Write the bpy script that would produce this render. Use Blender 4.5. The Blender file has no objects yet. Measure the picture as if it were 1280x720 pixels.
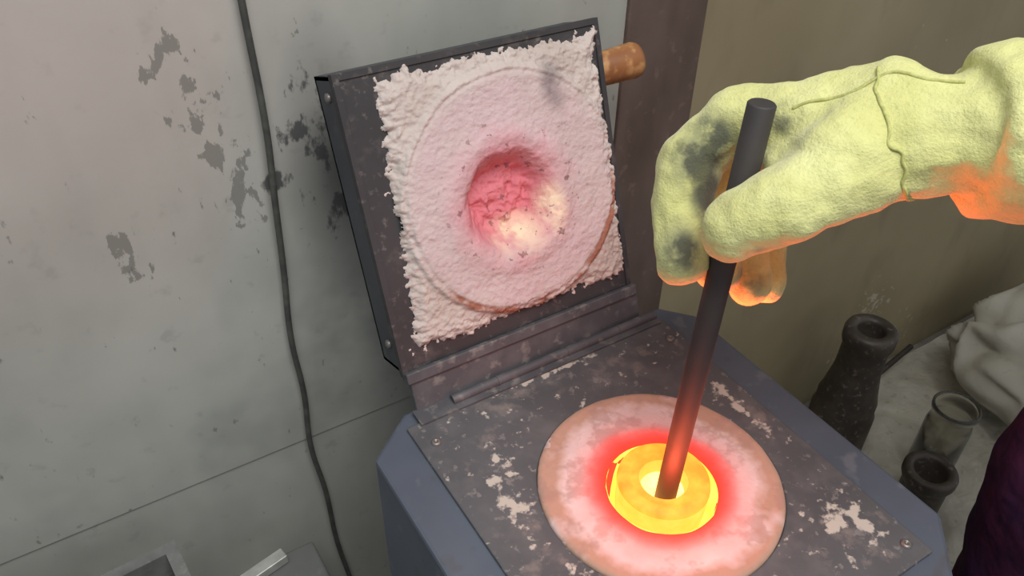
import bpy, bmesh, math, random
from mathutils import Vector, Matrix, Euler, noise
from mathutils.bvhtree import BVHTree
random.seed(4)
S=bpy.context.scene
S.view_settings.view_transform='Standard'
def lin(c):
    return tuple(((v/255)/12.92 if v/255<=0.04045 else (((v/255)+0.055)/1.055)**2.4) for v in c)+(1.0,)
# ---------------------------------------------------------------- materials
def mat(name, base, layers=(), rough=0.7, metal=0.0, bump=(), trans=0, sheen=0):
    m=bpy.data.materials.new(name); m.use_nodes=True
    nt=m.node_tree; N=nt.nodes; K=nt.links
    b=N['Principled BSDF']
    tc=N.new('ShaderNodeTexCoord'); P=tc.outputs['Object']
    def noise_out(scale,detail,stretch,offs=0):
        mp=N.new('ShaderNodeMapping'); K.new(P,mp.inputs['Vector'])
        mp.inputs['Scale'].default_value=stretch or (1,1,1)
        mp.inputs['Location'].default_value=(offs,offs*.7,offs*.3)
        n=N.new('ShaderNodeTexNoise'); n.inputs['Scale'].default_value=scale
        n.inputs['Detail'].default_value=detail; n.inputs['Roughness'].default_value=.6
        K.new(mp.outputs[0],n.inputs['Vector']); return n.outputs['Fac']
    def mapr(src,lo,hi,a=0,c=1):
        r=N.new('ShaderNodeMapRange'); K.new(src,r.inputs['Value'])
        r.inputs['From Min'].default_value=lo; r.inputs['From Max'].default_value=hi
        r.inputs['To Min'].default_value=a; r.inputs['To Max'].default_value=c
        return r.outputs['Result']
    def math2(op,a,c):
        q=N.new('ShaderNodeMath'); q.operation=op
        for i,v in enumerate((a,c)):
            if isinstance(v,(int,float)): q.inputs[i].default_value=v
            else: K.new(v,q.inputs[i])
        return q.outputs[0]
    rgb=N.new('ShaderNodeRGB'); rgb.outputs[0].default_value=lin(base); prev=rgb.outputs[0]
    for i,L in enumerate(layers):
        f=None
        if L.get('loc'):
            g=None
            for cen,rad in L['loc']:
                s=N.new('ShaderNodeVectorMath'); s.operation='SUBTRACT'; K.new(P,s.inputs[0]); s.inputs[1].default_value=cen
                d=N.new('ShaderNodeVectorMath'); d.operation='DIVIDE'; K.new(s.outputs[0],d.inputs[0]); d.inputs[1].default_value=rad
                l=N.new('ShaderNodeVectorMath'); l.operation='LENGTH'; K.new(d.outputs[0],l.inputs[0])
                h=mapr(l.outputs['Value'],1.0,L.get('inner',.3))
                g=h if g is None else math2('MAXIMUM',g,h)
            f=g
        if L.get('ring'):
            cx,cy,r0,r1=L['ring']
            s=N.new('ShaderNodeVectorMath'); s.operation='SUBTRACT'; K.new(P,s.inputs[0]); s.inputs[1].default_value=(cx,cy,0)
            q=N.new('ShaderNodeVectorMath'); q.operation='MULTIPLY'; K.new(s.outputs[0],q.inputs[0]); q.inputs[1].default_value=(1,1,0)
            l=N.new('ShaderNodeVectorMath'); l.operation='LENGTH'; K.new(q.outputs[0],l.inputs[0])
            rr=l.outputs['Value']
            if L.get('wob'):
                rr=math2('ADD',rr,math2('MULTIPLY',math2('SUBTRACT',noise_out(30,3,None,9),.5),L['wob']))
            g=mapr(rr,r1,r0)
            if L.get('ring2'):
                g=math2('MULTIPLY',g,mapr(rr,L['ring2'][0],L['ring2'][1]))
            f=g if f is None else math2('MULTIPLY',f,g)
        if L.get('scale'):
            no=noise_out(L['scale'],L.get('detail',3),L.get('stretch'),i*3.7+L.get('off',0))
            if L.get('crisp') and f is not None:
                no=math2('ADD',no,math2('MULTIPLY',math2('SUBTRACT',f,1.0),L['crisp']))
                f=mapr(no,L['lo'],L['hi'])
            else:
                g=mapr(no,L['lo'],L['hi']); f=g if f is None else math2('MULTIPLY',f,g)
        f=math2('MULTIPLY',f,L.get('amt',1.0))
        mx=N.new('ShaderNodeMix'); mx.data_type='RGBA'; mx.clamp_factor=True
        K.new(f,mx.inputs[0]); K.new(prev,mx.inputs[6]); mx.inputs[7].default_value=lin(L['col'])
        if L.get('emitmask'):
            em=math2('MULTIPLY',math2('POWER',f,1.6),L['emitmask'])
            b.inputs['Emission Color'].default_value=L['ecol']; K.new(em,b.inputs['Emission Strength'])
        prev=mx.outputs[2]
    K.new(prev,b.inputs['Base Color'])
    b.inputs['Roughness'].default_value=rough; b.inputs['Metallic'].default_value=metal
    if trans: b.inputs['Transmission Weight'].default_value=trans
    if sheen: b.inputs['Sheen Weight'].default_value=sheen; b.inputs['Sheen Roughness'].default_value=.5
    if rough>.8: b.inputs['Specular IOR Level'].default_value=.15
    nrm=None
    for (sc,st,dist) in bump:
        bn=N.new('ShaderNodeBump'); bn.inputs['Strength'].default_value=st; bn.inputs['Distance'].default_value=dist
        K.new(noise_out(sc,3,None,sc*.01),bn.inputs['Height'])
        if nrm: K.new(nrm,bn.inputs['Normal'])
        nrm=bn.outputs[0]
    if nrm: K.new(nrm,b.inputs['Normal'])
    return m
def Ly(scale,lo,hi,col,**k): return dict(scale=scale,lo=lo,hi=hi,col=col,**k)
# ---------------------------------------------------------------- mesh helpers
def obj(name,bm,m=None,parent=None,smooth=False):
    bmesh.ops.recalc_face_normals(bm,faces=bm.faces[:])
    me=bpy.data.meshes.new(name); bm.to_mesh(me); bm.free()
    o=bpy.data.objects.new(name,me); S.collection.objects.link(o)
    if m: me.materials.append(m)
    if smooth:
        for p in me.polygons: p.use_smooth=True
    if parent: o.parent=parent
    return o
def empty(name,loc=(0,0,0),rot=(0,0,0)):
    e=bpy.data.objects.new(name,None); e.empty_display_size=.05
    e.location=loc; e.rotation_euler=rot; S.collection.objects.link(e); return e
def box(bm,lo,hi,bev=0,M=None):
    r=bmesh.ops.create_cube(bm,size=1)
    vs=r['verts']
    for v in vs:
        v.co=Vector([lo[i]+(hi[i]-lo[i])*(v.co[i]+.5) for i in range(3)])
    if bev:
        es=list({e for v in vs for e in v.link_edges})
        rr=bmesh.ops.bevel(bm,geom=es,offset=bev,segments=2,affect='EDGES',profile=.5)
        vs=list({v for f in rr['faces'] for v in f.verts}|{v for v in vs if v.is_valid})
    if M:
        for v in vs: v.co=M@v.co
    return vs
def lathe(bm,prof,n=64,cen=(0,0,0),M=None,closed=False):
    rings=[]
    for (r,z) in prof:
        if r<1e-6: rings.append([bm.verts.new((cen[0],cen[1],cen[2]+z))])
        else: rings.append([bm.verts.new((cen[0]+r*math.cos(2*math.pi*i/n),cen[1]+r*math.sin(2*math.pi*i/n),cen[2]+z)) for i in range(n)])
    for a,b in zip(rings,rings[1:]):
        for i in range(n):
            j=(i+1)%n
            if len(a)==1 and len(b)==1: continue
            if len(a)==1: bm.faces.new((a[0],b[i],b[j]))
            elif len(b)==1: bm.faces.new((a[i],b[0],a[j]))
            else: bm.faces.new((a[i],b[i],b[j],a[j]))
    vs=[v for r in rings for v in r]
    if M:
        for v in vs: v.co=M@v.co
    return vs
def align(p0,p1):
    d=(Vector(p1)-Vector(p0))
    return Matrix.Translation(Vector(p0))@d.to_track_quat('Z','Y').to_matrix().to_4x4(), d.length
def tube(name,pts,rad,m,parent=None,res=8):
    cu=bpy.data.curves.new(name,'CURVE'); cu.dimensions='3D'; cu.bevel_depth=rad; cu.bevel_resolution=res; cu.use_fill_caps=True
    sp=cu.splines.new('BEZIER'); sp.bezier_points.add(len(pts)-1)
    for b,p in zip(sp.bezier_points,pts): b.co=p; b.handle_left_type=b.handle_right_type='AUTO'
    cu.materials.append(m)
    o=bpy.data.objects.new(name,cu); S.collection.objects.link(o)
    if parent: o.parent=parent
    return o
def hull(bm,sph,seg=14):
    t=bmesh.new()
    for (c,r) in sph:
        q=bmesh.ops.create_uvsphere(t,u_segments=seg,v_segments=seg//2+1,radius=r)
        bmesh.ops.translate(t,verts=q['verts'],vec=Vector(c))
    h=bmesh.ops.convex_hull(t,input=t.verts[:])
    dead=[v for v in t.verts if not v.link_faces]; bmesh.ops.delete(t,geom=dead,context='VERTS')
    fs=[f for f in t.faces]
    mp={v:bm.verts.new(v.co) for v in t.verts}
    hf=set(g for g in h['geom'] if isinstance(g,bmesh.types.BMFace))
    for f in fs:
        if f in hf:
            try: bm.faces.new([mp[v] for v in f.verts])
            except ValueError: pass
    for v in list(mp.values()):
        if not v.link_faces: bm.verts.remove(v)
    t.free()
def chain(bm,pts):
    for a,b in zip(pts,pts[1:]): hull(bm,[a,b])
def ringsph(c,ax,Rr,r,n=14,sq=1.0):
    c=Vector(c); ax=Vector(ax).normalized(); M=ax.to_track_quat('Z','Y').to_matrix()
    return [(c+M@Vector((Rr*math.cos(2*math.pi*i/n)*sq,Rr*math.sin(2*math.pi*i/n),0)),r) for i in range(n)]

# ---------------------------------------------------------------- camera
cam=bpy.data.cameras.new('camera'); co=bpy.data.objects.new('camera',cam); S.collection.objects.link(co)
cam.sensor_width=36; cam.lens=28.8; cam.clip_start=.01
co.location=(-.325,-.287,1.241)
R=Euler((math.radians(52),0,math.radians(-32.4))).to_matrix()@Matrix.Rotation(math.radians(1.0),3,'Z')
co.rotation_euler=R.to_euler()
S.camera=co

# ---------------------------------------------------------------- room
wallm=mat('painted_sheet_wall',(160,161,155),[
  Ly(3,.35,.7,(178,179,173)),
  Ly(9,.5,.75,(146,148,143),stretch=(1,1,.35),amt=.7),
  Ly(40,.62,.72,(134,135,131),amt=.35),
  dict(col=(205,178,174),loc=[((-.36,.35,1.02),(.35,.3,.28))],inner=.0,amt=.35),  # pinkish camera-flare tint painted into the wall colour
  Ly(12,.4,.7,(112,115,112),loc=[((-.1,.35,.66),(.16,.2,.24))],inner=.1,amt=.65),
  Ly(9,.45,.7,(122,125,121),loc=[((-.35,.35,.60),(.3,.2,.2))],inner=.1,amt=.55),
  Ly(85,.51,.54,(122,120,115),stretch=(1,1,.5),detail=6,crisp=.18,loc=[((-.235,.35,.995),(.035,.1,.045)),((-.222,.35,.955),(.03,.1,.05)),((-.21,.35,.885),(.045,.1,.07)),((-.195,.35,.845),(.03,.1,.05)),((-.304,.35,.838),(.022,.1,.035)),((-.298,.35,.81),(.018,.1,.025)),((-.25,.35,.61),(.010,.1,.010)),((-.41,.35,.93),(.015,.1,.015))],inner=.3,amt=.85),
  Ly(70,.46,.54,(64,64,67),stretch=(1,1,.5),detail=5,crisp=.22,loc=[((-.135,.35,.905),(.035,.1,.09)),((-.12,.35,.82),(.025,.1,.08)),((-.165,.35,.87),(.03,.1,.03))],inner=.2,amt=.85),
  dict(col=(70,70,72),loc=[((-.115,.35,.86),(.050,.1,.16))],inner=.1,amt=.65),
 ],rough=.55,bump=[(5,.25,.01),(120,.08,.002)])
wolive=mat('olive_panel_wall',(142,130,103),[
  Ly(3,.35,.7,(158,146,118)),
  Ly(14,.55,.8,(120,110,88),stretch=(1,1,.4),amt=.6),
  Ly(60,.49,.56,(186,178,160),detail=5,crisp=.2,loc=[((.97,.4,.22),(.09,.1,.10)),((1.02,.4,.08),(.22,.1,.12))],inner=.1,amt=.8)],
  rough=.6,bump=[(6,.2,.01)])
post=mat('rusty_post',(102,86,80),[Ly(14,.4,.7,(82,68,62),stretch=(1,1,.3)),Ly(60,.6,.7,(122,102,92),amt=.5)],rough=.6,bump=[(40,.2,.003)])
dark=mat('dark_seam',(88,90,87),[Ly(40,.4,.7,(108,110,105))],rough=.8)
floorm=mat('concrete_floor',(112,108,100),[Ly(6,.4,.7,(130,126,118)),Ly(50,.55,.7,(92,88,82),amt=.6)],rough=.85,bump=[(30,.3,.004)])
bm=bmesh.new(); box(bm,(-2.2,.35,.546),(.21,.40,2.6)); box(bm,(-2.2,.352,0),(.21,.40,.5445))
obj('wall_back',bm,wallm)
bm=bmesh.new(); box(bm,(-2.2,.354,.5440),(.21,.39,.5465)); obj('trim_1',bm,dark)
bm=bmesh.new(); box(bm,(.21,.345,0),(.318,.42,2.6),.002); obj('trim_2',bm,post)
bm=bmesh.new(); box(bm,(.318,.405,0),(3.2,.45,2.6)); obj('wall_right_panel',bm,wolive)
bm=bmesh.new(); box(bm,(-2.2,-2.2,-.05),(3.2,.45,0)); obj('floor',bm,floorm)

# ---------------------------------------------------------------- cable
cab=mat('cable_rubber',(62,62,60),[Ly(60,.4,.7,(82,82,78))],rough=.6)
tube('wall_cable',[(-.168,.343,1.30),(-.170,.343,1.03),(-.170,.342,.92),(-.174,.341,.86),(-.178,.343,.78),(-.184,.342,.70),(-.182,.343,.62),(-.186,.343,.54),(-.180,.342,.46),(-.178,.343,.36),(-.170,.338,.25),(-.172,.33,.1),(-.15,.30,.005)],.0029,cab)

# ---------------------------------------------------------------- furnace
fur=empty('melting_furnace')
bodym=mat('blue_grey_paint',(84,91,104),[Ly(8,.4,.7,(74,80,93)),Ly(35,.6,.68,(110,112,118),amt=.5),Ly(22,.62,.7,(76,72,72),amt=.6)],rough=.5,bump=[(90,.08,.001)])
platem=mat('sooted_plate',(88,88,92),[
  Ly(8,.35,.7,(73,73,77)),
  Ly(25,.5,.7,(106,103,105),amt=.6),
  Ly(60,.44,.60,(128,118,114),detail=5,crisp=.22,loc=[((.114,.035,.723),(.022,.10,.1)),((-.02,.140,.723),(.13,.022,.1)),((.05,.125,.723),(.09,.03,.1)),((-.125,-.03,.723),(.03,.12,.1)),((.09,-.11,.723),(.05,.05,.1)),((-.10,.10,.723),(.04,.04,.1))],inner=.0,amt=.7),
  Ly(90,.41,.48,(190,182,172),detail=6,crisp=.22,loc=[((-.113,.045,.723),(.014,.055,.1)),((-.100,.082,.723),(.014,.03,.1)),((.106,-.100,.723),(.018,.045,.1)),((.088,-.100,.723),(.024,.022,.1)),((.112,.03,.723),(.009,.07,.1)),((-.105,-.06,.723),(.014,.055,.1)),((-.02,.149,.723),(.09,.006,.1))],inner=.0,amt=.9),
  Ly(120,.62,.68,(146,140,138),amt=.4),
 ],rough=.65,metal=.0,bump=[(60,.25,.002),(200,.2,.001)])
X0,X1,Y0,Y1=-.183,.167,-.176,.174; ch=.042
octo=[(X0+ch,Y0),(X1-ch,Y0),(X1,Y0+ch),(X1,Y1-ch*.7),(X1-ch*.6,Y1),(X0+ch,Y1),(X0,Y1-ch*.8),(X0,Y0+ch)]
def ring_to_poly(bm,poly,c,r,z,n=128):
    outs=[];ins=[]
    P=[Vector(p) for p in poly]; C=Vector(c)
    angs=[2*math.pi*i/n for i in range(n)]
    for p in P:
        a=math.atan2(p.y-C.y,p.x-C.x)%(2*math.pi)
        k=min(range(n),key=lambda i:abs((angs[i]-a+math.pi)%(2*math.pi)-math.pi)); angs[k]=a
    for a in angs:
        d=Vector((math.cos(a),math.sin(a))); best=None
        for q0,q1 in zip(P,P[1:]+P[:1]):
            e=q1-q0; den=d.x*e.y-d.y*e.x
            if abs(den)<1e-9: continue
            w0=q0-C; t=(w0.x*e.y-w0.y*e.x)/den; s=(w0.x*d.y-w0.y*d.x)/den
            if t>0 and -1e-4<=s<=1+1e-4 and (best is None or t<best): best=t
        outs.append(bm.verts.new((C.x+d.x*best,C.y+d.y*best,z)))
        ins.append(bm.verts.new((C.x+d.x*r,C.y+d.y*r,z)))
    for i in range(n):
        j=(i+1)%n; bm.faces.new((outs[i],outs[j],ins[j],ins[i]))
    return outs,ins
def skirt(bm,loop,z):
    low=[bm.verts.new((v.co.x,v.co.y,z)) for v in loop]; n=len(loop)
    for i in range(n):
        j=(i+1)%n; bm.faces.new((loop[i],loop[j],low[j],low[i]))
    return low
DC=(-.001,.001); RO=.0970
bm=bmesh.new(); o,i=ring_to_poly(bm,octo,DC,RO+.0005,.72); lo=skirt(bm,o,.04); bm.faces.new(lo); skirt(bm,i,.70)
b=obj('body',bm,bodym,fur); bv=b.modifiers.new('b','BEVEL'); bv.width=.003; bv.segments=2; bv.limit_method='ANGLE'; bv.angle_limit=math.radians(35)
bm=bmesh.new()
for x in (X0+.06,X1-.06):
    for y in (Y0+.06,Y1-.06): lathe(bm,[(0,0),(.02,0),(.016,.045),(0,.045)],20,(x,y,0))
obj('feet',bm,cab,fur)
bm=bmesh.new(); o,i=ring_to_poly(bm,[(-.147,-.152),(.131,-.152),(.131,.155),(-.147,.155)],DC,RO,.7235); skirt(bm,o,.7195); skirt(bm,i,.712)
pl=obj('top_plate',bm,platem,fur); bv=pl.modifiers.new('b','BEVEL'); bv.width=.0012; bv.segments=2; bv.limit_method='ANGLE'
screw=mat('screw_steel',(130,125,122),rough=.4,metal=.6)
bm=bmesh.new()
for x,y in ((-.133,.128),(.118,.128),(-.133,-.138),(.118,-.138)):
    lathe(bm,[(.0042,.7232),(.0042,.7248),(.003,.7258),(.0012,.7258),(.0010,.7246),(0,.7246)],20,(x,y,0))
obj('screws',bm,screw,fur,True)
bm=bmesh.new()
box(bm,(-.11,Y0-.008,.42),(.10,Y0+.002,.62),.003); obj('control_panel',bm,cab,fur)

cerm=mat('ceramic_fibre_ring',(202,176,175),[
  Ly(25,.35,.7,(216,196,196)),
  dict(scale=18,lo=.30,hi=.42,col=(172,134,112),ring=(DC[0],DC[1],RO+.001,RO+.0012),ring2=(.076,.086),wob=.034,amt=.85),
  Ly(45,.52,.62,(160,128,120),amt=.55),
  dict(col=(216,132,134),ring=(-.001,-.002,.050,.076),wob=.012,amt=.6),  # this and the next red layers paint the crucible's bloom halo
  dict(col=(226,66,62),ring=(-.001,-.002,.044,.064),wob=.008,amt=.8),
  dict(col=(240,40,30),ring=(-.001,-.002,.042,.061),wob=.006,emitmask=1.1,ecol=(1,.05,.03,1)),  # halo also put into emission, together with the hot rim's own glow
  ],rough=.9,bump=[(60,.5,.003),(200,.3,.001)])
HC=(-.002,-.003)
bm=bmesh.new()
n=128
prof=[(RO-.0002,.712),(RO-.0004,.7238),(RO-.002,.7250),(RO-.005,.7250),(.086,.7245),(.076,.7248),(.066,.7248),(.056,.7246),(.0462,.7242),(.0442,.7225),(.0435,.715),(.0435,.66)]
rings=[]
for k,(r,z) in enumerate(prof):
    f=min(1,max(0,(RO-r)/(RO-.0435)))
    cx=DC[0]*(1-f)+HC[0]*f; cy=DC[1]*(1-f)+HC[1]*f
    L=[]
    for i in range(n):
        a=2*math.pi*i/n
        rr=r+(.0012*noise.noise((math.cos(a)*3,math.sin(a)*3,5)) if k>=8 else 0)
        L.append(bm.verts.new((cx+rr*math.cos(a),cy+rr*math.sin(a),z+.0006*noise.noise((rr*80*math.cos(a),rr*80*math.sin(a),1)))))
    rings.append(L)
for a,b2 in zip(rings,rings[1:]):
    for i in range(n):
        j=(i+1)%n; bm.faces.new((a[i],b2[i],b2[j],a[j]))
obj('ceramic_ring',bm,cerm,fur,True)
def hot(name,c1,c2,s1,s2,scale,lo,hi):
    m=bpy.data.materials.new(name); m.use_nodes=True; nt=m.node_tree; N=nt.nodes;K=nt.links
    b=N['Principled BSDF']; b.inputs['Base Color'].default_value=(.3,.05,.02,1); b.inputs['Roughness'].default_value=.8
    tc=N.new('ShaderNodeTexCoord'); nz=N.new('ShaderNodeTexNoise'); nz.inputs['Scale'].default_value=scale; nz.inputs['Detail'].default_value=4
    K.new(tc.outputs['Object'],nz.inputs['Vector'])
    r=N.new('ShaderNodeMapRange'); K.new(nz.outputs['Fac'],r.inputs[0]); r.inputs[1].default_value=lo; r.inputs[2].default_value=hi
    mx=N.new('ShaderNodeMix'); mx.data_type='RGBA'; K.new(r.outputs[0],mx.inputs[0]); mx.inputs[6].default_value=c1; mx.inputs[7].default_value=c2
    K.new(mx.outputs[2],b.inputs['Emission Color'])
    r2=N.new('ShaderNodeMapRange'); K.new(nz.outputs['Fac'],r2.inputs[0]); r2.inputs[1].default_value=lo; r2.inputs[2].default_value=hi
    r2.inputs[3].default_value=s1; r2.inputs[4].default_value=s2
    K.new(r2.outputs[0],b.inputs['Emission Strength'])
    return m
hot_y=hot('glowing_chamber',(1,.42,.035,1),(1,.48,.07,1),2.1,2.8,40,.3,.7)
hot_r=hot('glowing_graphite',(1,.24,.010,1),(1,.33,.025,1),1.65,1.95,60,.35,.65)
hot_e=hot('glowing_graphite_edge',(1,.34,.03,1),(1,.38,.05,1),1.9,2.1,60,.35,.65)
hot_w=hot('molten_metal',(1,.50,.10,1),(1,.58,.18,1),3.0,4.5,40,.3,.7)
bm=bmesh.new(); lathe(bm,[(.0436,.7225),(.0430,.69),(.043,.672),(0,.672)],64,(HC[0],HC[1],0)); obj('heating_chamber',bm,hot_y,fur,True)
CC=(.0030,.0010)
cru=empty('graphite_crucible')
bm=bmesh.new(); lathe(bm,[(.0370,.722),(.0362,.7255),(.0345,.7265),(.0270,.7265),(.0258,.7250),(.0215,.7248),(.0195,.7242)],64,(CC[0],CC[1],0)); obj('crucible_lip',bm,hot_r,cru,True)
bm=bmesh.new(); lathe(bm,[(0,.6725),(.033,.6725),(.0355,.69),(.0370,.722)],64,(CC[0],CC[1],0)); lathe(bm,[(.0195,.7242),(.0180,.722),(.0175,.700)],64,(CC[0],CC[1],0)); obj('crucible_wall',bm,hot_e,cru,True)
bm=bmesh.new(); lathe(bm,[(.0176,.712),(.0174,.695),(0,.695)],48,(CC[0],CC[1],0)); obj('molten_bath',bm,hot_w,cru,True)

# ---------------------------------------------------------------- lid
lid=empty('furnace_lid',(0,.171,.72),(math.radians(70),0,0))
lid.parent=fur
lidm=mat('lid_black_steel',(62,60,63),[Ly(10,.4,.7,(50,49,52)),Ly(50,.56,.70,(104,96,94),amt=.4),Ly(120,.60,.7,(136,128,124),amt=.35)],rough=.6,metal=.1,bump=[(70,.2,.001)])
lids=mat('lid_side_paint',(66,71,80),[Ly(10,.4,.7,(54,58,66)),Ly(40,.6,.7,(96,95,95),amt=.4)],rough=.5,metal=.2)
UL,UR,SB,ST=-.133,.106,.037,.286
LT=.046
bm=bmesh.new()
box(bm,(UL,SB,-LT),(UR,ST,-LT+.003)); box(bm,(UL,SB,-LT),(UL+.003,ST,0)); box(bm,(UR-.003,SB,-LT),(UR,ST,0)); box(bm,(UL,ST-.003,-LT),(UR,ST,0)); box(bm,(UL,SB,-LT),(UR,SB+.003,0))
obj('shell',bm,lids,lid)
bm=bmesh.new()
fx0,fx1,fs0,fs1=-.098,.092,.07,.262
def frame(bm,o0,o1,i0,i1,z0,z1):
    box(bm,(o0[0],o0[1],z0),(i0[0],o1[1],z1)); box(bm,(i1[0],o0[1],z0),(o1[0],o1[1],z1))
    box(bm,(i0[0],o0[1],z0),(i1[0],i0[1],z1)); box(bm,(i0[0],i1[1],z0),(i1[0],o1[1],z1))
frame(bm,(UL-.001,SB-.001),(UR+.001,ST+.001),(fx0,fs0),(fx1,fs1),-.0005,.0025)
frame(bm,(UL-.002,SB-.002),(UR+.002,ST+.002),(UL+.003,SB+.003),(UR-.003,ST-.003),-.004,.004)
obj('face_frame',bm,lidm,lid)
UC,SC,RD=-.002,.1625,.106
padm=mat('ceramic_wool',(182,168,162),[
  Ly(14,.35,.65,(198,186,181)),
  dict(scale=9,lo=.2,hi=.6,col=(200,178,182),ring=(UC,SC,.092,.107),wob=.01,amt=.95),
  dict(col=(206,142,154),ring=(-.010,.158,.042,.070),scale=25,lo=.25,hi=.58,wob=.02,amt=.8),  # pink of the crucible's glow painted into the wool colour
  dict(col=(212,116,128),ring=(-.010,.158,.030,.048),amt=.8),  # deeper glow pink painted inside the recess
  Ly(30,.40,.55,(236,218,190),loc=[((-.002,.122,-.010),(.042,.024,.04)),((.030,.140,.01),(.016,.03,.03))],inner=.3,amt=.95),  # lit lower wall of the recess, painted as cream patches
  Ly(110,.63,.67,(112,76,80),amt=.65,ring=(UC,SC,.06,.085)),
  Ly(24,.35,.55,(112,102,106),loc=[((.048,.245,.01),(.016,.028,.03))],inner=.2,amt=.85),
  dict(col=(146,84,58),scale=40,lo=.36,hi=.48,ring=(UC,SC,.1050,.1085),ring2=(.0985,.1010),wob=.009,loc=[((.03,.070,0),(.085,.05,.1)),((.090,.105,0),(.04,.055,.1)),((-.05,.075,0),(.045,.04,.1))],inner=.75,amt=.85),
  ],rough=.95,bump=[(120,.5,.002),(300,.5,.0015)])
pc=Vector((UC,SC))
bm=bmesh.new(); NX=280; NY=290
gx0,gx1,gy0,gy1=-.130,.114,.046,.288
def fb(x,y,z,o=4): return noise.fractal((x,y,z),1.0,2.0,o)
V={}
for a in range(NX+1):
    for b2 in range(NY+1):
        x=gx0+(gx1-gx0)*a/NX; y=gy0+(gy1-gy0)*b2/NY
        el=-.102-.016*(1-(y-.06)/.215)
        e=min(x-el,.1015-x,y-.056,.277-y)
        e+=.005*fb(x*30,y*30,3)+.0055*fb(x*150,y*150,7)
        if e<-.002: continue
        h=.009*min(1,max(0,(e+.002)/.014))**.5
        r=(Vector((x,y))-pc).length+.0012*fb(x*25,y*25,11)
        rough_out=1/(1+math.exp(-(r-RD+.003)/.004))
        h+=(.0008+.0010*rough_out)*fb(x*60,y*60,1)+(.0005+.0006*rough_out)*fb(x*220,y*220,2)
        h+=.0040*(1/(1+math.exp((r-RD)/.0008)))
        h-=.0012*math.exp(-((r-RD+.005)/.0018)**2)
        hc=Vector((-.010,.158)); rh=(Vector((x,y))-hc).length+.003*fb(x*50,y*50,21)
        h+=.003*math.exp(-((rh-.055)/.010)**2)
        if rh<.046:
            k=min(1,(.046-rh)/.022); k=k*k*(3-2*k)
            h-=.024*k
            h+=.006*fb(x*70,y*70,31)*k
        V[a,b2]=bm.verts.new((x,y,h))
for a in range(NX):
    for b2 in range(NY):
        q=[V.get(k) for k in ((a,b2),(a+1,b2),(a+1,b2+1),(a,b2+1))]
        if all(q): bm.faces.new(q)
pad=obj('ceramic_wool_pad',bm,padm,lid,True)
edgem=mat('worn_steel',(78,78,83),[Ly(30,.45,.7,(96,95,99)),Ly(80,.56,.7,(138,134,130),amt=.6)],rough=.6,metal=.1,bump=[(60,.2,.001)])
bm=bmesh.new(); box(bm,(-.131,.002,-.003),(.112,.036,.006),.001); box(bm,(-.134,.030,-.004),(.110,.040,.009),.001)
obj('hinge_flange',bm,edgem,lid)
bm=bmesh.new()
Mx,Lx=align((-.10,.161,.727),(.125,.161,.727))
lathe(bm,[(0,0),(.0045,0),(.0045,Lx),(0,Lx)],20,M=Mx)
box(bm,(-.135,.150,.7235),(.125,.168,.7255))
for x in (-.055,.02,.08): 
    Mk,Lk=align((x,.161,.727),(x+.001,.161,.727)); lathe(bm,[(0,0),(.0051,0),(.0051,Lk),(0,Lk)],20,M=Mk)
obj('hinge',bm,edgem,fur)
hm=mat('copper_wood_handle',(156,106,66),[Ly(20,.4,.65,(120,72,44),stretch=(.3,1,1)),Ly(60,.5,.65,(196,150,100),amt=.7)],rough=.45,bump=[(60,.2,.001)])
bm=bmesh.new(); Mx,Lx=align((.090,.302,.922),(.184,.298,.927))
lathe(bm,[(0,0),(.013,0),(.0145,.03),(.0165,.06),(.0175,Lx-.004),(.0165,Lx),(.009,Lx),(.008,Lx-.010),(0,Lx-.010)],32,M=Mx)
hd=obj('lid_handle',bm,hm,fur,True)
bm=bmesh.new(); box(bm,(.103,.285,.912),(.109,.312,.938),.001); obj('handle_bracket',bm,edgem,fur)
bm=bmesh.new()
for s in (.06,.27): lathe(bm,[(.004,0),(.004,.002),(.002,.003),(0,.003)],16,M=Matrix.Translation((UL,s,-.02))@Matrix.Rotation(-math.pi/2,4,'Y'))
obj('side_screws',bm,screw,lid,True)

# ---------------------------------------------------------------- rod
rodm=mat('graphite_rod_surface',(50,47,48),[Ly(20,.4,.7,(60,56,56)),dict(col=(66,34,32),loc=[((0,-.008,.70),(.05,.05,.13))],inner=.0,amt=.5)],rough=.65,bump=[(150,.15,.0006)])  # dark red layer paints the crucible's sheen on the lower end
bm=bmesh.new(); Mx,Lx=align((.001,-.0055,.702),(.0262,.004,1.039))
lathe(bm,[(0,0),(.0074,0),(.0084,.001),(.0084,Lx-.001),(.0075,Lx),(0,Lx)],40,M=Mx)
rod=obj('graphite_stirring_rod',bm,rodm)
for p in rod.data.polygons: p.use_smooth=len(p.vertices)==4 and abs(p.normal.z)<.8

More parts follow.
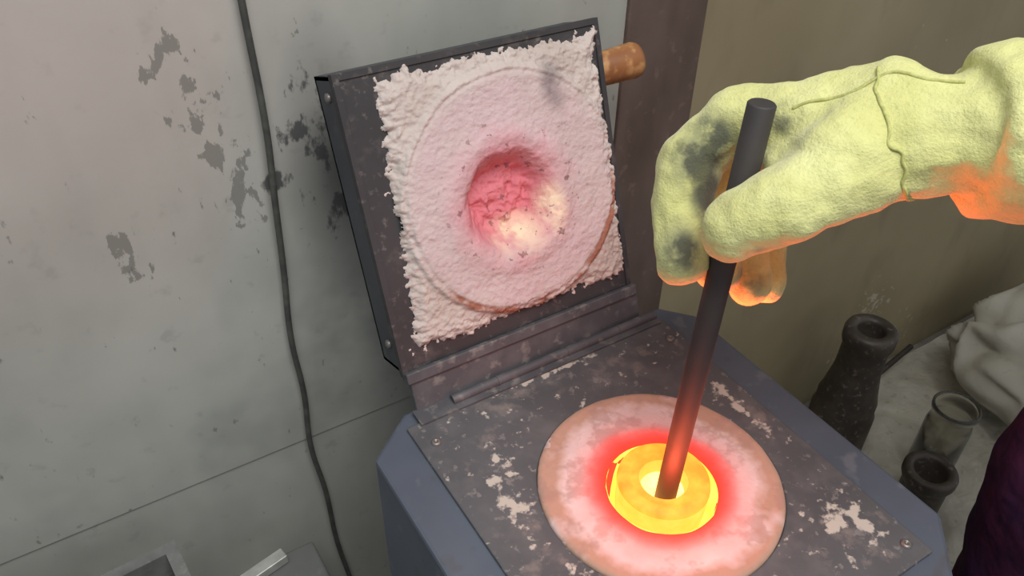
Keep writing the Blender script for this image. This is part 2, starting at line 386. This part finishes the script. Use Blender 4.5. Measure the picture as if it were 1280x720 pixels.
# ---------------------------------------------------------------- worker with glove
wk=empty('furnace_worker')
soil=(78,80,72)
glm=mat('glove_fabric',(208,208,140),[
  Ly(25,.4,.7,(224,225,164),amt=.8),
  Ly(10,.45,.7,(193,194,124),amt=.5),
  Ly(300,.5,.7,(178,180,118),amt=.4),
  Ly(70,.33,.52,(132,134,106),loc=[((.018,.037,.990),(.024,.026,.034)),((.024,.038,1.005),(.022,.024,.020)),((.0217,.024,.970),(.022,.022,.028)),((-.007,.016,.942),(.018,.020,.026)),((.050,.002,1.024),(.022,.018,.012)),((.060,-.001,.900),(.03,.03,.03))],inner=.4,amt=.75),
  Ly(60,.36,.52,soil,loc=[((.019,.036,.990),(.019,.021,.030)),((.026,.037,1.003),(.017,.020,.014)),((.022,.024,.970),(.018,.018,.024)),((-.006,.014,.940),(.013,.016,.018)),((.052,.000,1.020),(.012,.012,.008)),((.060,-.001,.905),(.024,.022,.022))],inner=.5,amt=.85),
  Ly(45,.3,.5,(84,86,76),loc=[((.000,-.036,.974),(.006,.008,.006)),((.022,-.056,1.0),(.004,.006,.004)),((.045,-.062,1.0),(.004,.006,.004)),((.0,-.030,.992),(.005,.006,.004))],inner=.2,amt=.8),
  ],rough=.97,sheen=.25,bump=[(600,.7,.0012),(40,.4,.004)])
m_=lambda a:[((x/1000,y/1000,z/1000),r/1000) for x,y,z,r in a]
bm=bmesh.new()
KN=m_([(67,7,1016,21),(105,26,998,23),(139,33,980,23),(172,41,962,22)])
P=m_([(90,-30,1039,23),(73,-46,1018,30),(139,-15,991,28),(98,-64,1032,30),(100,-71,1033,31)])
WEB=((.057,-.002,.993),.021); TM=((.034,-.042,1.005),.024)
hull(bm,[KN[0],KN[1],P[0],P[1],P[2]]); hull(bm,[KN[1],KN[2],KN[3],P[2],P[0]])
hull(bm,[P[0],P[1],P[2],P[3]]); hull(bm,[P[3],P[4],P[1],P[0]])
hull(bm,[WEB,KN[0],P[1],P[2]]); hull(bm,[WEB,TM,P[1],P[0]])
chain(bm,[P[1],TM]+m_([(21,-34,998,24.0),(7,-24,984,22),(-2,-17,974,19)]))
chain(bm,[KN[0]]+m_([(50,43,1004,21),(28,52,983,20.5),(14,42,955,20.5),(2,19,927,18.5)]))
chain(bm,[KN[1]]+m_([(89,65,988,20),(69,72,964,19.5),(57,56,937,19),(41,23,905,16.5)]))
chain(bm,[KN[2]]+m_([(131,77,971,19),(110,76,938,18),(89,48,910,17.5),(72,19,882,16)]))
chain(bm,[KN[3]]+m_([(160,75,945,17.5),(136,68,914,16.5),(115,45,890,15.5),(96,23,867,14.5)]))
ax=(.80,-.57,.12)
hull(bm,[P[4],((.112,-.084,1.038),.036)])
hull(bm,ringsph((.110,-.082,1.036),ax,.039,.008)+ringsph((.150,-.112,1.043),ax,.044,.010))
hull(bm,ringsph((.150,-.112,1.043),ax,.044,.010)+ringsph((.185,-.138,1.052),ax,.047,.012))
g=obj('gloved_right_hand',bm,glm,wk,True)
rm=g.modifiers.new('r','REMESH'); rm.mode='VOXEL'; rm.voxel_size=.0018; rm.use_smooth_shade=True
sm=g.modifiers.new('s','SMOOTH'); sm.iterations=5; sm.factor=.5
tx=bpy.data.textures.new('wr','CLOUDS'); tx.noise_scale=.045; tx.noise_depth=1
dm=g.modifiers.new('d','DISPLACE'); dm.texture=tx; dm.strength=.010; dm.mid_level=.5; dm.texture_coords='LOCAL'
tx2=bpy.data.textures.new('wr2','CLOUDS'); tx2.noise_scale=.016; tx2.noise_depth=1; tx2.cloud_type='GRAYSCALE'
dm=g.modifiers.new('d2','DISPLACE'); dm.texture=tx2; dm.strength=.0035; dm.mid_level=.5; dm.texture_coords='LOCAL'
bpy.context.view_layer.update()
dg=bpy.context.evaluated_depsgraph_get()
bt=BVHTree.FromObject(g,dg)
def seam(name,pts,rad,mm):
    out=[]
    ps=[Vector(p) for p in pts]
    for a,c in zip(ps,ps[1:]):
        for k in range(5):
            q=a.lerp(c,k/5); h=bt.find_nearest(q)
            if h[0] is not None: out.append(h[0]+h[1]*.0001)
    tube(name,out,rad,mm,wk,3)
seamm=mat('seam_fabric',(190,192,126),[Ly(300,.4,.6,(170,172,110))],rough=.95)
seam('seam_thumb',[(.075,-.02,1.066),(.060,-.045,1.055),(.052,-.072,1.035),(.060,-.082,1.005),(.075,-.080,.985)],.0010,seamm)
seam('seam_back',[(.045,.0,1.035),(.075,-.035,1.068),(.098,-.075,1.068)],.0010,seamm)
seam('seam_cuff',[(.140,-.07,1.09),(.130,-.11,1.09),(.125,-.145,1.07),(.128,-.15,1.03),(.138,-.14,.99)],.0010,seamm)

clothm=mat('navy_overalls',(58,32,62),[Ly(12,.4,.7,(84,36,62)),Ly(60,.5,.7,(40,26,50),amt=.6)],rough=.9,bump=[(14,.5,.02),(300,.3,.001)])
skinm=mat('skin',(196,150,124),[Ly(20,.4,.7,(186,136,112))],rough=.6)
capm=mat('cap_cloth',(50,56,66),[Ly(40,.4,.7,(60,66,76))],rough=.9)
shoem=mat('boot_leather',(40,34,30),[Ly(30,.4,.7,(56,46,40))],rough=.5)
bm=bmesh.new()
hull(bm,[((.50,-.20,.92),.115),((.50,-.37,.92),.115),((.51,-.19,1.08),.105),((.51,-.38,1.08),.105)])
hull(bm,[((.51,-.19,1.08),.105),((.51,-.38,1.08),.105),((.50,-.16,1.36),.085),((.50,-.40,1.36),.085)])
hull(bm,[((.50,-.16,1.36),.085),((.50,-.40,1.36),.085),((.50,-.28,1.45),.06)])
chain(bm,[((.49,-.11,1.385),.075),((.345,-.195,1.15),.062),((.195,-.146,1.055),.046)])
chain(bm,[((.50,-.45,1.385),.075),((.50,-.53,1.12),.055),((.42,-.53,.90),.042)])
chain(bm,[((.50,-.21,.90),.115),((.39,-.180,.64),.098),((.395,-.180,.48),.084),((.42,-.19,.10),.062)])
chain(bm,[((.50,-.37,.90),.115),((.49,-.39,.48),.082),((.50,-.39,.10),.062)])
bo=obj('overalls',bm,clothm,wk,True)
rm=bo.modifiers.new('r','REMESH'); rm.mode='VOXEL'; rm.voxel_size=.009; rm.use_smooth_shade=True
sm=bo.modifiers.new('s','SMOOTH'); sm.iterations=8
tx3=bpy.data.textures.new('fold','CLOUDS'); tx3.noise_scale=.12; tx3.noise_depth=2
dm=bo.modifiers.new('d','DISPLACE'); dm.texture=tx3; dm.strength=.025; dm.texture_coords='LOCAL'
bm=bmesh.new()
hull(bm,[((.50,-.28,1.44),.052),((.485,-.28,1.54),.052)])
hull(bm,[((.50,-.28,1.64),.088),((.475,-.28,1.62),.08),((.46,-.28,1.545),.045)])
hull(bm,[((.395,-.28,1.615),.008),((.372,-.28,1.592),.014),((.39,-.28,1.585),.014)])
for s in (-1,1):
    hull(bm,[((.49,-.28+s*.086,1.61),.018),((.495,-.28+s*.088,1.585),.011)])
    hull(bm,[((.405,-.28+s*.034,1.632),.011),((.40,-.28+s*.02,1.63),.009)])
hull(bm,[((.403,-.262,1.556),.010),((.398,-.28,1.558),.011),((.403,-.298,1.556),.010)])
lp=((.40,-.53,.85),.022)
hull(bm,[((.42,-.53,.90),.026),lp,((.385,-.53,.83),.018),((.40,-.53,.815),.018)])
for k in range(4):
    x=.378+k*.016; ln=(.062,.072,.066,.050)[k]
    chain(bm,[((x,-.53,.815),.0095),((x-.004,-.528,.815-ln*.5),.0088),((x-.004,-.518,.815-ln),.0078)])
chain(bm,[((.385,-.525,.86),.013),((.362,-.515,.83),.011),((.352,-.508,.80),.0095)])
hh=obj('head_and_hand',bm,skinm,wk,True)
rm=hh.modifiers.new('r','REMESH'); rm.mode='VOXEL'; rm.voxel_size=.0035; rm.use_smooth_shade=True
sm=hh.modifiers.new('s','SMOOTH'); sm.iterations=4
bm=bmesh.new()
hull(bm,[((.505,-.28,1.665),.096),((.48,-.28,1.67),.088)])
bmesh.ops.bisect_plane(bm,geom=bm.verts[:]+bm.edges[:]+bm.faces[:],plane_co=(0,0,1.655),plane_no=(0,0,1),clear_inner=True)
hull(bm,[((.40,-.245,1.66),.008),((.40,-.315,1.66),.008),((.345,-.26,1.65),.006),((.345,-.30,1.65),.006)])
obj('cap',bm,capm,wk,True)
eyem=mat('eye',(30,24,20),rough=.2)
bm=bmesh.new()
for s in (-1,1):
    q=bmesh.ops.create_uvsphere(bm,u_segments=16,v_segments=10,radius=.010); bmesh.ops.translate(bm,verts=q['verts'],vec=(.402,-.28+s*.032,1.612))
obj('eyes',bm,eyem,wk,True)
bm=bmesh.new()
for x,y in ((.40,-.19),(.49,-.39)):
    hull(bm,[((x+.04,y,.05),.048),((x+.02,y,.12),.05)]); hull(bm,[((x+.04,y,.045),.045),((x-.12,y,.035),.034)])
obj('boots',bm,shoem,wk,True)

# ---------------------------------------------------------------- bench, tray, bar on the left
steel=mat('bench_steel',(104,106,104),[Ly(10,.4,.7,(90,92,90)),Ly(50,.6,.7,(122,122,118),amt=.5)],rough=.6,metal=.1)
bn=empty('steel_bench')
bm=bmesh.new(); box(bm,(-1.0,-.15,.41),(-.215,.30,.44),.003); obj('bench_top',bm,steel,bn)
bm=bmesh.new()
for x in (-.97,-.26):
    for y in (-.12,.26): box(bm,(x-.015,y-.015,0),(x+.015,y+.015,.412))
box(bm,(-.97,-.13,.15),(-.26,-.11,.18)); box(bm,(-.97,.25,.15),(-.26,.27,.18))
obj('legs',bm,steel,bn)
traym=mat('tray_metal',(118,120,118),[Ly(30,.4,.7,(96,97,96)),Ly(90,.6,.7,(138,137,132),amt=.5)],rough=.6,metal=.1)
trayd=mat('tray_inside',(62,62,62),[Ly(30,.4,.7,(50,50,50))],rough=.8)
tr=empty('metal_tray',(-.345,.292,.44),(0,0,math.radians(4)))
bm=bmesh.new()
frame(bm,(-.30,-.22),(0,0),(-.288,-.208),(-.012,-.012),0,.107)
obj('tray_walls',bm,traym,tr)
bm=bmesh.new(); box(bm,(-.29,-.21,.06),(-.010,-.010,.07)); obj('tray_base',bm,trayd,tr)
bm=bmesh.new(); Mx,Lx=align((-.36,.268,.4475),(-.249,.292,.4475)); box(bm,(-.007,-.006,0),(.007,.006,Lx),.001,M=Mx)
barm=mat('bright_steel',(200,200,196),[Ly(40,.4,.7,(168,168,166))],rough=.3,metal=.5)
obj('steel_bar',bm,barm)

# ---------------------------------------------------------------- things on the floor, right
sheetm=mat('dusty_plastic_sheet',(186,182,170),[Ly(10,.4,.7,(160,156,144)),Ly(60,.6,.7,(130,124,112),amt=.5)],rough=.6,bump=[(18,.5,.02)])
bm=bmesh.new(); nx,ny=120,60; G={}
for a in range(nx+1):
    for c in range(ny+1):
        x=.62+1.2*a/nx; y=-.25+.64*c/ny
        z=.004+.022*abs(noise.fractal((x*6,y*6,2),1.0,2.0,3))
        for (qx,qy) in ((.800,.300),(.915,.160),(.785,.105)):
            dd=math.hypot(x-qx,y-qy); z=min(z,.004+max(0,dd-.062)*.8)
        G[a,c]=bm.verts.new((x,y,z))
for a in range(nx):
    for c in range(ny): bm.faces.new((G[a,c],G[a+1,c],G[a+1,c+1],G[a,c+1]))
obj('plastic_sheet',bm,sheetm,None,True)
sackm=mat('sack_cloth',(182,179,168),[Ly(6,.4,.7,(164,160,148)),Ly(60,.6,.7,(146,140,126),amt=.3)],rough=.8,bump=[(25,.3,.01),(200,.2,.002)])
bm=bmesh.new(); q=bmesh.ops.create_icosphere(bm,subdivisions=6,radius=1)
for v in bm.verts:
    d=v.co.normalized()
    x=abs(d.x)**.7*(1 if d.x>0 else -1); y=abs(d.y)**.75*(1 if d.y>0 else -1)
    z=d.z
    p=Vector((x*.27,y*.175,z*.11+.11))
    ang=math.atan2(d.y,d.x)
    n1=noise.noise((d.x*1.3+5,d.y*1.3,d.z*1.3))
    fold=1-abs(noise.noise((math.cos(ang)*1.7+n1,math.sin(ang)*1.7+n1,d.z*.6+3)))*2.0
    f2=noise.noise((d.x*2.5+1.5*n1,d.y*3,d.z*1.5+9))
    p+=d*(.045*fold+.014*f2+.04*n1-.045)
    p.z=max(p.z,.028)
    v.co=p+Vector((1.34,.18,0))
obj('cloth_sack',bm,sackm,None,True)
moldm=mat('dark_bottle_metal',(64,58,54),[Ly(20,.4,.7,(86,78,70)),Ly(90,.58,.7,(140,130,118),amt=.55)],rough=.45,metal=.2,bump=[(90,.2,.001)])
bm=bmesh.new(); lathe(bm,[(0,0),(.056,0),(.058,.004),(.058,.10),(.054,.112),(.054,.135),(.050,.15),(.044,.185),(.041,.205),(.040,.255),(.041,.262),(.043,.266),(.0455,.275),(.0455,.292),(.043,.299),(.036,.302),(.026,.300),(.023,.293),(.022,.20),(0,.20)],64,(.800,.300,.006))
obj('dark_metal_bottle',bm,moldm,None,True)
glassm=mat('dusty_glass',(225,223,214),[Ly(30,.4,.7,(205,202,192))],rough=.08,trans=.95)
bm=bmesh.new(); lathe(bm,[(0,0),(.037,0),(.040,.004),(.040,.12),(.038,.13),(.036,.138),(.037,.15),(.041,.156),(.0415,.166),(.039,.169),(.037,.168),(.0345,.14),(.038,.125),(.0385,.004),(0,.004)],56,(.915,.160,.006))
obj('glass_jar',bm,glassm,None,True)
bm=bmesh.new(); lathe(bm,[(0,0),(.036,0),(.038,.004),(.038,.10),(.042,.108),(.045,.116),(.045,.128),(.042,.133),(.032,.133),(.027,.128),(.025,.05),(0,.05)],56,(.785,.105,.006))
obj('dark_metal_cup',bm,moldm,None,True)
bm=bmesh.new(); Mx,Lx=align((.86,.345,.025),(1.12,.372,.06)); lathe(bm,[(0,0),(.006,0),(.006,Lx),(0,Lx)],16,M=Mx); obj('iron_poker',bm,moldm,None,True)

# ---------------------------------------------------------------- light
def area(name,loc,rot,size,power,col):
    l=bpy.data.lights.new(name,'AREA'); l.shape='RECTANGLE'; l.size=size[0]; l.size_y=size[1]; l.energy=power; l.color=col
    o=bpy.data.objects.new(name,l); o.location=loc; o.rotation_euler=[math.radians(a) for a in rot]; S.collection.objects.link(o)
area('ceiling_lamp',(-.2,-.7,2.55),(15,0,0),(1.3,.8),36,(1,.985,.95))
l=bpy.data.lights.new('crucible_glow','POINT'); l.energy=.30; l.color=(1,.13,.06); l.shadow_soft_size=.02
o=bpy.data.objects.new('crucible_glow',l); o.location=(-.012,-.018,.752); S.collection.objects.link(o)
l=bpy.data.lights.new('crucible_boost_spot','SPOT'); l.energy=7.0; l.color=(1,.13,.05); l.shadow_soft_size=.02; l.spot_size=math.radians(70); l.spot_blend=.7  # extra spot added above the emissive crucible to light the glove's underside orange
o=bpy.data.objects.new('crucible_boost_spot',l); o.location=(.018,.004,.735); S.collection.objects.link(o)
d=Vector((.30,.0,1)); o.rotation_euler=d.to_track_quat('-Z','Y').to_euler()
W=bpy.data.worlds.new('w'); S.world=W; W.use_nodes=True
W.node_tree.nodes['Background'].inputs[0].default_value=(.84,.87,.88,1); W.node_tree.nodes['Background'].inputs[1].default_value=.47
